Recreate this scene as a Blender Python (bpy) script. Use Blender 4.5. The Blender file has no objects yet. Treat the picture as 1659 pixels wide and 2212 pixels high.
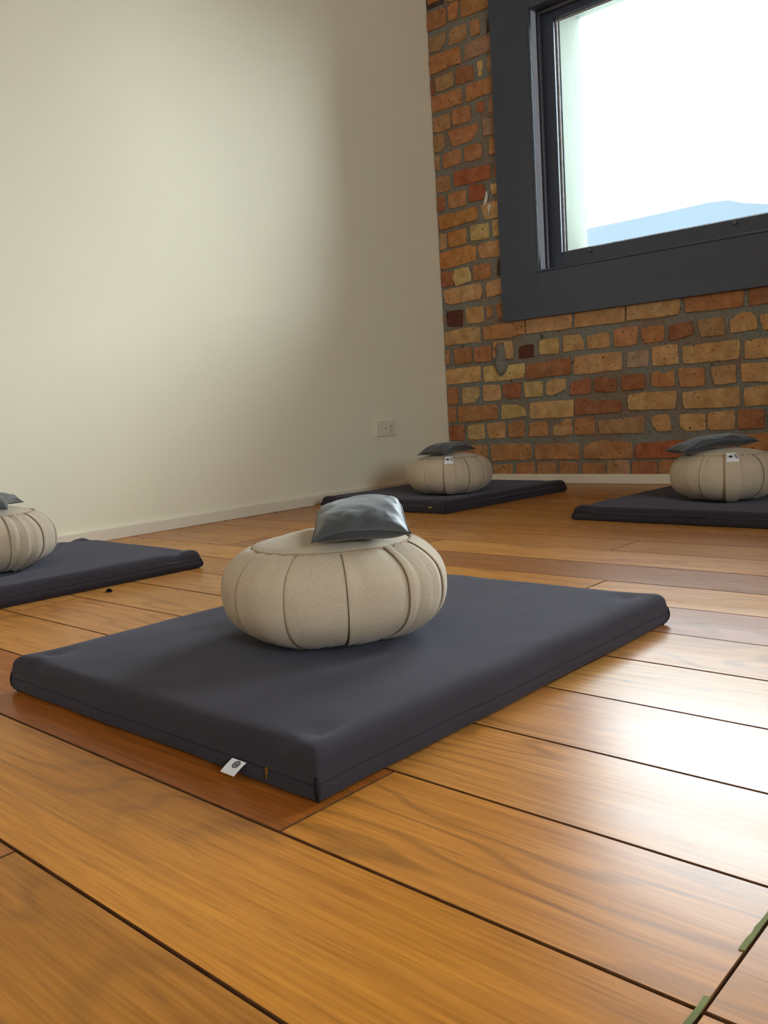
import bpy, bmesh, math, random
from mathutils import Vector, Matrix, noise
random.seed(7)
scene = bpy.context.scene
COL = scene.collection

# ------------------------------------------------------------------ camera, sky, light, exposure
CAM_POS = Vector((0.0, 0.0, 0.36))
RIGHT, UP, FWD = (0.747315, 0.661495, -0.062804), (-0.029661, 0.127633, 0.991378), (-0.663807, 0.739009, -0.115003)
cam_data = bpy.data.cameras.new('camera')
cam_data.sensor_fit = 'HORIZONTAL'
cam_data.sensor_width = 36.0
cam_data.lens = 40.4495
cam_data.clip_start = 0.02
cam = bpy.data.objects.new('camera', cam_data)
COL.objects.link(cam)
_r, _u, _f = Vector(RIGHT), Vector(UP), Vector(FWD)
cam.matrix_world = Matrix(((_r.x, _u.x, -_f.x, CAM_POS.x), (_r.y, _u.y, -_f.y, CAM_POS.y), (_r.z, _u.z, -_f.z, CAM_POS.z), (0, 0, 0, 1)))
scene.camera = cam

SKY = 18.0
world = bpy.data.worlds.new('overcast_sky')
scene.world = world
world.use_nodes = True
world.node_tree.nodes['Background'].inputs['Color'].default_value = (0.83, 0.92, 1.0, 1)
world.node_tree.nodes['Background'].inputs['Strength'].default_value = SKY

scene.view_settings.view_transform = 'Standard'
scene.view_settings.look = 'None'
scene.view_settings.gamma = 1.0
scene.view_settings.use_curve_mapping = False
scene.view_settings.exposure = 0.8
scene.cycles.use_denoising = True
scene.cycles.max_bounces = 10
scene.cycles.diffuse_bounces = 7
scene.cycles.caustics_reflective = False
scene.cycles.caustics_refractive = False

# ------------------------------------------------------------------ room dimensions (metres)
XL = -2.556      # white wall
YF = 3.348       # brick face
XR, YB, ZC = 3.6, -2.8, 3.1
W_OUT = 3.65     # outer face of the brick wall
PLANK_ROT = -0.01
WINDOWS = [-2.01, -0.05, 1.91]          # left edge of each window opening; the later two added unseen for daylight
WIN_W, WZ0, WZ1 = 1.26, 0.915, 2.0

ADDED_SIDE = [(-1.7, 1.5, 0.915, 2.1)]     # unseen side-wall window added for brightness: start, width, sill, head

# the daylight openings guide the sky's sampling (portals give off no light themselves)
def portal(loc, w, h, rot):
    ld = bpy.data.lights.new('sky_portal', 'AREA')
    ld.shape = 'RECTANGLE'; ld.size = w; ld.size_y = h
    ld.cycles.is_portal = True
    lo = bpy.data.objects.new('sky_portal', ld); COL.objects.link(lo)
    lo.location = loc; lo.rotation_euler = rot
for wx in WINDOWS:
    portal((wx + WIN_W / 2, 3.60, (WZ0 + WZ1) / 2), WIN_W, WZ1 - WZ0, (math.radians(-90), 0, 0))
for (y_, w__, za, zb) in ADDED_SIDE:
    portal((XR + 0.27, y_ + w__ / 2, (za + zb) / 2), w__, zb - za, (math.radians(-90), 0, math.radians(-90)))

# ------------------------------------------------------------------ materials
def srgb(r, g, b):
    f = lambda c: (c / 12.92) if c <= 0.04045 else ((c + 0.055) / 1.055) ** 2.4
    return (f(r / 255), f(g / 255), f(b / 255), 1.0)

def new_mat(name):
    m = bpy.data.materials.new(name); m.use_nodes = True
    nt = m.node_tree
    return m, nt, nt.nodes['Principled BSDF']

def N(nt, t, **kw):
    n = nt.nodes.new(t)
    for k, v in kw.items():
        if k in n.inputs: n.inputs[k].default_value = v
        else: setattr(n, k, v)
    return n

def mapped(nt, scale, coord='Object', rnd=False):
    tc = N(nt, 'ShaderNodeTexCoord')
    mp = N(nt, 'ShaderNodeMapping'); mp.inputs['Scale'].default_value = scale
    nt.links.new(tc.outputs[coord], mp.inputs['Vector'])
    if rnd:
        oi = N(nt, 'ShaderNodeObjectInfo')
        mu = N(nt, 'ShaderNodeVectorMath', operation='MULTIPLY_ADD')
        co = N(nt, 'ShaderNodeCombineXYZ')
        for i, k in enumerate((57.0, 31.0, 17.0)):
            mm = N(nt, 'ShaderNodeMath', operation='MULTIPLY'); mm.inputs[1].default_value = k
            nt.links.new(oi.outputs['Random'], mm.inputs[0]); nt.links.new(mm.outputs[0], co.inputs[i])
        ad = N(nt, 'ShaderNodeVectorMath', operation='ADD')
        nt.links.new(mp.outputs[0], ad.inputs[0]); nt.links.new(co.outputs[0], ad.inputs[1])
        return ad.outputs[0]
    return mp.outputs[0]

def noise_tex(nt, vec, scale, detail=2, rough=0.5, dist=0.0):
    n = N(nt, 'ShaderNodeTexNoise'); n.inputs['Scale'].default_value = scale
    n.inputs['Detail'].default_value = detail; n.inputs['Roughness'].default_value = rough
    n.inputs['Distortion'].default_value = dist
    nt.links.new(vec, n.inputs['Vector']); return n.outputs['Fac']

def ramp(nt, fac, stops):
    r = N(nt, 'ShaderNodeValToRGB')
    els = r.color_ramp.elements
    while len(els) < len(stops): els.new(0.5)
    for e, (p, c) in zip(els, stops):
        e.position = p; e.color = c if len(c) == 4 else (*c, 1)
    nt.links.new(fac, r.inputs['Fac']); return r.outputs['Color']

def gray(v): return (v, v, v, 1)

def mixc(nt, a, b, fac, mode='MIX'):
    m = N(nt, 'ShaderNodeMix', data_type='RGBA', blend_type=mode)
    for sock, v in ((6, a), (7, b)):
        if isinstance(v, tuple): m.inputs[sock].default_value = v
        else: nt.links.new(v, m.inputs[sock])
    if isinstance(fac, (int, float)): m.inputs[0].default_value = fac
    else: nt.links.new(fac, m.inputs[0])
    return m.outputs[2]

def bump(nt, bsdf, height, strength, dist):
    b = N(nt, 'ShaderNodeBump'); b.inputs['Strength'].default_value = strength; b.inputs['Distance'].default_value = dist
    nt.links.new(height, b.inputs['Height']); nt.links.new(b.outputs[0], bsdf.inputs['Normal'])

def plain(name, col, rough=0.6, var=0.06, scale=20, spec=0.5, bump_d=0.0, metal=0.0):
    m, nt, b = new_mat(name)
    v = mapped(nt, (1, 1, 1))
    n = noise_tex(nt, v, scale, 4)
    lo = tuple(c * (1 - var) for c in col[:3]); hi = tuple(min(1, c * (1 + var)) for c in col[:3])
    nt.links.new(ramp(nt, n, [(0.3, lo), (0.7, hi)]), b.inputs['Base Color'])
    b.inputs['Roughness'].default_value = rough
    b.inputs['Specular IOR Level'].default_value = spec
    b.inputs['Metallic'].default_value = metal
    if bump_d: bump(nt, b, n, 0.4, bump_d)
    return m

M = {}
M['wall'] = plain('cream_wall_paint', srgb(236, 229, 205), 0.7, 0.012, 3.0, 0.3)
M['room'] = plain('white_room_paint', srgb(228, 224, 214), 0.8, 0.01, 3.0, 0.3)
M['trim'] = plain('baseboard_paint', srgb(226, 216, 196), 0.45, 0.02, 6.0)
M['casing'] = plain('charcoal_window_paint', srgb(64, 70, 85), 0.42, 0.06, 9.0, 0.5, 0.0004)
M['jamb'] = plain('charcoal_gloss_paint', srgb(74, 74, 82), 0.28, 0.06, 9.0, 0.6)
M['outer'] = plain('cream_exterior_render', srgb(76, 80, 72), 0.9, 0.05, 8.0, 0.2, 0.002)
M['pale_strip'] = plain('pale_gloss_strip', srgb(222, 228, 244), 0.3, 0.04, 9.0, 0.6)
M['putty'] = plain('weathered_putty', srgb(176, 172, 168), 0.8, 0.25, 60.0, 0.2)
M['roof'] = plain('grey_roof_cladding', srgb(35, 42, 47), 0.8, 0.04, 1.5, 0.2)
M['plastic'] = plain('white_plastic', srgb(226, 218, 196), 0.35, 0.01, 5.0)
M['dark'] = plain('dark_slot', srgb(30, 27, 24), 0.8, 0.1, 30.0, 0.2)
M['subfloor'] = plain('dark_subfloor', srgb(84, 56, 36), 0.9, 0.3, 30.0, 0.1)
M['joint'] = plain('grimy_board_edge', srgb(104, 66, 38), 0.9, 0.3, 40.0, 0.1)
M['brass'] = plain('brass_zip_pull', srgb(190, 150, 70), 0.35, 0.1, 60.0, 0.5, 0, 0.9)
M['olive'] = plain('olive_woven_tag', srgb(150, 140, 80), 0.9, 0.2, 200.0, 0.2)
M['tape'] = plain('green_tape_residue', srgb(116, 118, 62), 0.75, 0.25, 40.0, 0.3)
M['lint'] = plain('black_lint', srgb(26, 22, 26), 0.95, 0.2, 60.0, 0.1)
M['ink'] = plain('label_ink', srgb(52, 54, 62), 0.8, 0.1, 60.0, 0.2)
M['tag'] = plain('white_woven_label', srgb(226, 228, 232), 0.8, 0.03, 300.0, 0.2)
M['steel'] = plain('painted_screw', srgb(96, 94, 98), 0.35, 0.1, 60.0, 0.6)
M['drip'] = plain('white_paint_drip', srgb(205, 200, 190), 0.6, 0.08, 60.0, 0.3)

# window glass: clear, lightly reflecting
m, nt, b = new_mat('window_glass')
tr = N(nt, 'ShaderNodeBsdfTransparent'); gl = N(nt, 'ShaderNodeBsdfGlossy'); gl.inputs['Roughness'].default_value = 0.02
tr.inputs['Color'].default_value = (0.96, 0.985, 0.975, 1)
fr = N(nt, 'ShaderNodeFresnel'); fr.inputs['IOR'].default_value = 1.45
mx = N(nt, 'ShaderNodeMixShader')
nt.links.new(fr.outputs[0], mx.inputs[0]); nt.links.new(tr.outputs[0], mx.inputs[1]); nt.links.new(gl.outputs[0], mx.inputs[2])
nt.links.new(mx.outputs[0], nt.nodes['Material Output'].inputs['Surface'])
M['glass'] = m

# varnished timber: each plank carries its own tint in its object colour
m, nt, b = new_mat('varnished_oak')
oi = N(nt, 'ShaderNodeObjectInfo')
flow = noise_tex(nt, mapped(nt, (1.0, 4.5, 1), rnd=True), 1.0, 2.5, 0.5)
sx = N(nt, 'ShaderNodeSeparateXYZ'); nt.links.new(mapped(nt, (1, 1, 1)), sx.inputs[0])
my = N(nt, 'ShaderNodeMath', operation='MULTIPLY'); my.inputs[1].default_value = 190.0; nt.links.new(sx.outputs[1], my.inputs[0])
rg = N(nt, 'ShaderNodeMath', operation='MULTIPLY_ADD'); rg.inputs[1].default_value = 120.0
nt.links.new(flow, rg.inputs[0]); nt.links.new(my.outputs[0], rg.inputs[2])
sn = N(nt, 'ShaderNodeMath', operation='SINE'); nt.links.new(rg.outputs[0], sn.inputs[0])
lines = ramp(nt, sn.outputs[0], [(0.45, gray(0.0)), (1.0, gray(1.0))])
patch = noise_tex(nt, mapped(nt, (1.6, 4.0, 1), rnd=True), 1.3, 2)
patch_r = ramp(nt, patch, [(0.38, gray(0.2)), (0.56, gray(1.0))])
amt = mixc(nt, gray(0.0), lines, patch_r)
fib = noise_tex(nt, mapped(nt, (5.0, 95.0, 1), rnd=True), 1.0, 3, 0.6)
pores = noise_tex(nt, mapped(nt, (16.0, 230.0, 1), rnd=True), 1.0, 2, 0.5)
pore_m = ramp(nt, pores, [(0.60, gray(0.0)), (0.74, gray(1.0))])
blot = noise_tex(nt, mapped(nt, (1.5, 7.0, 1), rnd=True), 1.0, 3)
c = mixc(nt, oi.outputs['Color'], ramp(nt, fib, [(0.25, (0.80, 0.76, 0.70)), (0.75, (1.12, 1.13, 1.12))]), 1.0, 'MULTIPLY')
fib2 = noise_tex(nt, mapped(nt, (9.0, 300.0, 1), rnd=True), 1.0, 2, 0.6)
c = mixc(nt, c, ramp(nt, fib2, [(0.28, (0.78, 0.72, 0.66)), (0.68, (1.10, 1.10, 1.08))]), 0.9, 'MULTIPLY')
c = mixc(nt, c, ramp(nt, blot, [(0.25, (0.84, 0.79, 0.72)), (0.7, (1.08, 1.08, 1.05))]), 0.9, 'MULTIPLY')
dk = N(nt, 'ShaderNodeMath', operation='MULTIPLY'); dk.inputs[1].default_value = 0.42; nt.links.new(amt, dk.inputs[0])
c = mixc(nt, c, (0.16, 0.065, 0.018, 1), dk.outputs[0])
pk = N(nt, 'ShaderNodeMath', operation='MULTIPLY'); pk.inputs[1].default_value = 0.34; nt.links.new(pore_m, pk.inputs[0])
c = mixc(nt, c, (0.15, 0.065, 0.02, 1), pk.outputs[0])
# small dents and stains
vo = N(nt, 'ShaderNodeTexVoronoi'); vo.inputs['Scale'].default_value = 1.0
nt.links.new(mapped(nt, (4.5, 13.0, 1), rnd=True), vo.inputs['Vector'])
dent = ramp(nt, vo.outputs['Distance'], [(0.018, gray(1.0)), (0.05, gray(0.0))])
dn = N(nt, 'ShaderNodeMath', operation='MULTIPLY'); dn.inputs[1].default_value = 0.75; nt.links.new(dent, dn.inputs[0])
c = mixc(nt, c, (0.05, 0.03, 0.02, 1), dn.outputs[0])
nt.links.new(c, b.inputs['Base Color'])
rn = noise_tex(nt, mapped(nt, (3, 9, 1), rnd=True), 1.0, 3)
rr = N(nt, 'ShaderNodeMapRange'); rr.inputs['To Min'].default_value = 0.22; rr.inputs['To Max'].default_value = 0.36
nt.links.new(rn, rr.inputs['Value']); nt.links.new(rr.outputs[0], b.inputs['Roughness'])
b.inputs['Specular IOR Level'].default_value = 0.15
wav = noise_tex(nt, mapped(nt, (3.0, 14.0, 1), rnd=True), 1.0, 2)
bump(nt, b, wav, 0.22, 0.0025)
M['wood'] = m

# brick: tint in the object colour, sand speckle, burnt pits, smears
m, nt, b = new_mat('old_brick')
oi = N(nt, 'ShaderNodeObjectInfo')
v = mapped(nt, (1, 1, 1))
n1 = noise_tex(nt, v, 22, 5, 0.62); n2 = noise_tex(nt, v, 260, 3, 0.6); n3 = noise_tex(nt, v, 75, 2, 0.5); n4 = noise_tex(nt, v, 9, 3)
c = mixc(nt, oi.outputs['Color'], ramp(nt, n1, [(0.28, (0.66, 0.58, 0.52)), (0.72, (1.22, 1.20, 1.12))]), 1.0, 'MULTIPLY')
c = mixc(nt, c, ramp(nt, n4, [(0.35, (1.02, 0.86, 0.74)), (0.62, (1.0, 1.04, 1.06))]), 0.7, 'MULTIPLY')
c = mixc(nt, c, ramp(nt, n2, [(0.3, gray(0.78)), (0.7, gray(1.18))]), 0.7, 'MULTIPLY')
c = mixc(nt, c, (0.035, 0.022, 0.016, 1), ramp(nt, n3, [(0.63, gray(0.0)), (0.70, gray(0.85))]))
nt.links.new(c, b.inputs['Base Color'])
b.inputs['Roughness'].default_value = 0.92; b.inputs['Specular IOR Level'].default_value = 0.2
hs = N(nt, 'ShaderNodeMath', operation='ADD'); nt.links.new(n1, hs.inputs[0]); nt.links.new(n2, hs.inputs[1])
bump(nt, b, hs.outputs[0], 0.7, 0.004)
M['brick'] = m

# mortar: grey cement over older brown lime
m, nt, b = new_mat('cement_mortar')
v = mapped(nt, (1, 1, 1))
a1 = noise_tex(nt, v, 5, 4, 0.6); a2 = noise_tex(nt, v, 90, 4, 0.6); a3 = noise_tex(nt, v, 30, 3)
c = ramp(nt, a1, [(0.40, srgb(132, 114, 98)), (0.55, srgb(130, 128, 118))])
c = mixc(nt, c, ramp(nt, a2, [(0.3, gray(0.72)), (0.7, gray(1.18))]), 1.0, 'MULTIPLY')
c = mixc(nt, c, (0.03, 0.022, 0.018, 1), ramp(nt, a3, [(0.68, gray(0.0)), (0.74, gray(0.8))]))
nt.links.new(c, b.inputs['Base Color']); b.inputs['Roughness'].default_value = 0.95; b.inputs['Specular IOR Level'].default_value = 0.1
bump(nt, b, a2, 0.8, 0.006)
M['mortar'] = m

def fabric(name, col, weave=700, rough=0.95, sheen=0.3, var=0.1, tint=(1, 1, 1, 1)):
    m, nt, b = new_mat(name)
    v = mapped(nt, (1, 1, 1))
    n = noise_tex(nt, v, weave, 2); n2 = noise_tex(nt, v, 8, 4)
    c = ramp(nt, n2, [(0.3, tuple(x * (1 - var) for x in col[:3])), (0.7, tuple(x * (1 + var) for x in col[:3]))])
    c = mixc(nt, c, ramp(nt, n, [(0.3, gray(0.86)), (0.7, gray(1.12))]), 1.0, 'MULTIPLY')
    nt.links.new(c, b.inputs['Base Color'])
    b.inputs['Roughness'].default_value = rough
    b.inputs['Specular IOR Level'].default_value = 0.15
    b.inputs['Sheen Weight'].default_value = sheen; b.inputs['Sheen Tint'].default_value = tint
    bump(nt, b, n, 0.35, 0.0008)
    return m
M['mat'] = fabric('charcoal_cotton', srgb(49, 44, 49), 600, 0.95, 0.10, 0.08, (0.85, 0.82, 1, 1))
M['matseam'] = fabric('charcoal_seam_thread', srgb(30, 28, 32), 600, 0.95, 0.0, 0.08)
M['linen'] = fabric('natural_linen', srgb(190, 173, 151), 620, 0.95, 0.15, 0.05)
M['linentop'] = fabric('linen_top_seam', srgb(164, 142, 116), 620, 0.95, 0.0, 0.05)
M['linenseam'] = fabric('linen_seam', srgb(118, 96, 72), 620, 0.95, 0.0, 0.05)
m, nt, b = new_mat('slate_satin')
v = mapped(nt, (1, 1, 1))
n = noise_tex(nt, v, 40, 3, 0.6); n2 = noise_tex(nt, mapped(nt, (12, 60, 40)), 1.0, 3, 0.6)
nt.links.new(ramp(nt, n, [(0.3, srgb(46, 49, 53)), (0.7, srgb(60, 64, 69))]), b.inputs['Base Color'])
b.inputs['Roughness'].default_value = 0.52; b.inputs['Specular IOR Level'].default_value = 0.6
b.inputs['Sheen Weight'].default_value = 0.2
bump(nt, b, n2, 0.3, 0.004)
M['satin'] = m

# ------------------------------------------------------------------ mesh helpers
def link(o, parent=None):
    COL.objects.link(o)
    if parent is not None: o.parent = parent
    return o

def mesh(name, verts, faces, mat, parent=None, smooth=False, auto=None):
    me = bpy.data.meshes.new(name)
    me.from_pydata([tuple(v) for v in verts], [], faces)
    me.update()
    bm = bmesh.new(); bm.from_mesh(me); bmesh.ops.recalc_face_normals(bm, faces=bm.faces); bm.to_mesh(me); bm.free()
    if smooth: me.polygons.foreach_set('use_smooth', [True] * len(me.polygons))
    me.materials.append(M[mat])
    if auto: me.set_sharp_from_angle(angle=math.radians(auto))
    return link(bpy.data.objects.new(name, me), parent)

def thing(name, label, cat, loc=(0, 0, 0), rotz=0.0, group=None):
    o = bpy.data.objects.new(name, None); COL.objects.link(o)
    o.empty_display_size = 0.05
    o.location = loc; o.rotation_euler = (0, 0, rotz)
    o['label'] = label; o['category'] = cat
    if group: o['group'] = group
    return o

def tag(o, label, cat, group=None):
    o['label'] = label; o['category'] = cat
    if group: o['group'] = group
    return o

def structure(o, label, cat):
    o['kind'] = 'structure'; o['label'] = label; o['category'] = cat
    return o

def box_data(x0, x1, y0, y1, z0, z1):
    v = [(x0, y0, z0), (x1, y0, z0), (x1, y1, z0), (x0, y1, z0), (x0, y0, z1), (x1, y0, z1), (x1, y1, z1), (x0, y1, z1)]
    f = [(0, 3, 2, 1), (4, 5, 6, 7), (0, 1, 5, 4), (1, 2, 6, 5), (2, 3, 7, 6), (3, 0, 4, 7)]
    return v, f

def box(name, x0, x1, y0, y1, z0, z1, mat, parent=None, bev=0.0, seg=2):
    v, f = box_data(x0, x1, y0, y1, z0, z1)
    me = bpy.data.meshes.new(name); me.from_pydata(v, [], f); me.update()
    if bev:
        bm = bmesh.new(); bm.from_mesh(me)
        bmesh.ops.bevel(bm, geom=list(bm.edges), offset=bev, segments=seg, profile=0.5, affect='EDGES')
        bm.to_mesh(me); bm.free()
    me.materials.append(M[mat])
    return link(bpy.data.objects.new(name, me), parent)

def boxes(name, lst, mat, parent=None):
    V, F = [], []
    for b_ in lst:
        v, f = box_data(*b_); k = len(V)
        V += v; F += [tuple(i + k for i in q) for q in f]
    me = bpy.data.meshes.new(name); me.from_pydata(V, [], F); me.update(); me.materials.append(M[mat])
    return link(bpy.data.objects.new(name, me), parent)

def grid_faces(nu, nv, off=0, wrap=False):
    F = []
    for i in range(nu - (0 if wrap else 1)):
        for j in range(nv - 1):
            a = off + i * nv + j; b_ = off + ((i + 1) % nu) * nv + j
            F.append((a, b_, b_ + 1, a + 1))
    return F

def nz(x, y, z=0.0): return noise.noise(Vector((x, y, z)))
def sstep(a, b_, x):
    t = max(0.0, min(1.0, (x - a) / (b_ - a))); return t * t * (3 - 2 * t)

# ------------------------------------------------------------------ floor of separate planks
floor = box('floor', XL - 0.1, XR + 0.1, YB - 0.1, YF + 0.3, -0.06, -0.006, 'subfloor')
structure(floor, 'honey-coloured varnished timber plank floor', 'floor')
ROWS = [1.696, 1.538, 1.382, 1.225, 1.074, 0.916, 0.763, 0.612, 0.458, 0.300]     # measured joints between rows
w_ = 0.1545
edges = list(ROWS)
while edges[0] < YF + 0.12: edges.insert(0, edges[0] + w_)
while edges[-1] > YB - 0.05: edges.append(edges[-1] - w_)
i0 = edges.index(1.696)
# butt joints along a row (row key = index of the row's far edge counted from the 1.696 joint)
JOINTS = {-3: [-1.783, -0.45], -2: [-0.976, 1.1], -4: [-2.1, -0.2, 1.4], -1: [-1.478, 0.75], 0: [-2.05, 0.2], 1: [-0.82, 1.25], 2: [-0.628, 1.0], 3: [-1.9, 0.35],
          4: [-0.582, 0.95], 5: [-1.75, 0.15], 6: [-2.0, 0.5], 7: [-0.569, -0.192, 1.3], 8: [-0.192, 1.6], 9: [-0.735, 0.62]}
HONEY = [srgb(196, 136, 70), srgb(190, 128, 62), srgb(200, 142, 78), srgb(186, 124, 58), srgb(194, 134, 72), srgb(188, 130, 68)]
TINT = {(0, 1): srgb(168, 112, 66), (2, 1): srgb(176, 122, 92), (9, 1): srgb(176, 116, 48), (8, 0): srgb(204, 136, 54), (8, 1): srgb(204, 138, 60),
        (7, 0): srgb(176, 104, 44), (7, 1): srgb(200, 134, 60), (6, 1): srgb(206, 142, 72), (1, 1): srgb(206, 146, 74), (1, 0): srgb(204, 142, 70),
        (9, 0): srgb(168, 104, 50), (-1, 1): srgb(208, 146, 78), (5, 1): srgb(200, 138, 76), (4, 1): srgb(206, 150, 84), (3, 1): srgb(200, 144, 88)}
cr, sr = math.cos(PLANK_ROT), math.sin(PLANK_ROT)
rnd = random.Random(3)
for k in range(len(edges) - 1):
    row = k - i0
    y1, y0 = edges[k], edges[k + 1]
    if row in JOINTS: js = list(JOINTS[row])
    else:
        js = []; x = XL + rnd.uniform(0.4, 1.9)
        while x < XR: js.append(x); x += rnd.uniform(1.3, 2.3)
    xs = [XL - 0.06] + js + [XR + 0.06]
    gap = 0.0013 if y0 < 1.25 else 0.0011
    for s in range(len(xs) - 1):
        a, b_ = xs[s] + 0.0007, xs[s + 1] - 0.0007
        L, Wd = (b_ - a) / 2, (y1 - y0) / 2 - gap
        e, d = 0.0006, 0.0006
        prof = [(-Wd, -0.006), (-Wd, -d), (-Wd + e, 0.0), (Wd - e, 0.0), (Wd, -d), (Wd, -0.006)]
        ee = 0.0008
        V = [(-L + (ee if q[1] == 0 else 0), *q) for q in prof] + [(L - (ee if q[1] == 0 else 0), *q) for q in prof]
        n_ = len(prof)
        F = [(i, i + 1, n_ + i + 1, n_ + i) for i in range(n_ - 1)] + [tuple(range(n_ - 1, -1, -1)), tuple(range(n_, 2 * n_))]
        o = mesh('plank', V, F, 'wood', floor)
        o.data.materials.append(M['joint'])
        for pg in o.data.polygons:
            if pg.normal.z < 0.95: pg.material_index = 1
        mx_, my_ = (a + b_) / 2, (y0 + y1) / 2
        o.location = (cr * mx_ - sr * my_, sr * mx_ + cr * my_, rnd.uniform(-0.0004, 0.0))
        o.rotation_euler = (0, 0, PLANK_ROT)
        o.color = [c_ * 0.93 for c_ in TINT.get((row, s), rnd.choice(HONEY))[:3]] + [1.0]

# ------------------------------------------------------------------ room shell
structure(box('wall_left', XL - 0.10, XL, YB, YF + 0.02, -0.02, ZC, 'wall'), 'plain cream painted plaster wall', 'wall')
def side_wall():
    out = []; y = YB
    for (a, w, zb, zt) in ADDED_SIDE:
        out.append((XR, XR + 0.12, y, a, -0.02, ZC)); out.append((XR, XR + 0.12, a, a + w, -0.02, zb)); out.append((XR, XR + 0.12, a, a + w, zt, ZC)); y = a + w
    out.append((XR, XR + 0.12, y, W_OUT, -0.02, ZC))
    return out
structure(boxes('wall_right', side_wall(), 'room'), 'white painted wall on the right, out of frame', 'wall')
structure(box('wall_front', XL - 0.1, XR + 0.1, YB - 0.1, YB, -0.02, ZC, 'room'), 'white painted wall behind the viewpoint', 'wall')
structure(box('ceiling', XL - 0.1, XR + 0.1, YB - 0.1, W_OUT, ZC, ZC + 0.1, 'room'), 'white painted ceiling', 'ceiling')
structure(box('baseboard_left', XL, XL + 0.013, YB, YF, 0.0, 0.039, 'trim', bev=0.002), 'low cream baseboard along the plain wall', 'baseboard')
structure(box('baseboard_back', XL + 0.013, XR, YF - 0.016, YF + 0.004, 0.0, 0.040, 'trim', bev=0.002), 'low cream baseboard under the brick wall', 'baseboard')

# brick wall: mortar bed with window openings, every brick a piece of its own
def leaf(y0, y1, opens, z_top=ZC):
    out = []; x = XL - 0.1
    for (a, b_, zb, zt) in opens:
        out.append((x, a, y0, y1, -0.02, z_top)); out.append((a, b_, y0, y1, -0.02, zb)); out.append((a, b_, y0, y1, zt, z_top)); x = b_
    out.append((x, XR + 0.1, y0, y1, -0.02, z_top))
    return out
back = boxes('wall_back', leaf(YF + 0.007, 3.46, [(wx - 0.03, wx + WIN_W + 0.03, WZ0 - 0.03, WZ1 + 0.03) for wx in WINDOWS]), 'mortar')
structure(back, 'bare wall of old orange and tan bricks with grey mortar', 'wall')
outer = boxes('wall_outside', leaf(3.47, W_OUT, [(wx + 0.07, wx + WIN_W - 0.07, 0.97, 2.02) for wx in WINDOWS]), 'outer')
structure(outer, 'cream rendered outer reveal seen through the window', 'wall')

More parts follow.
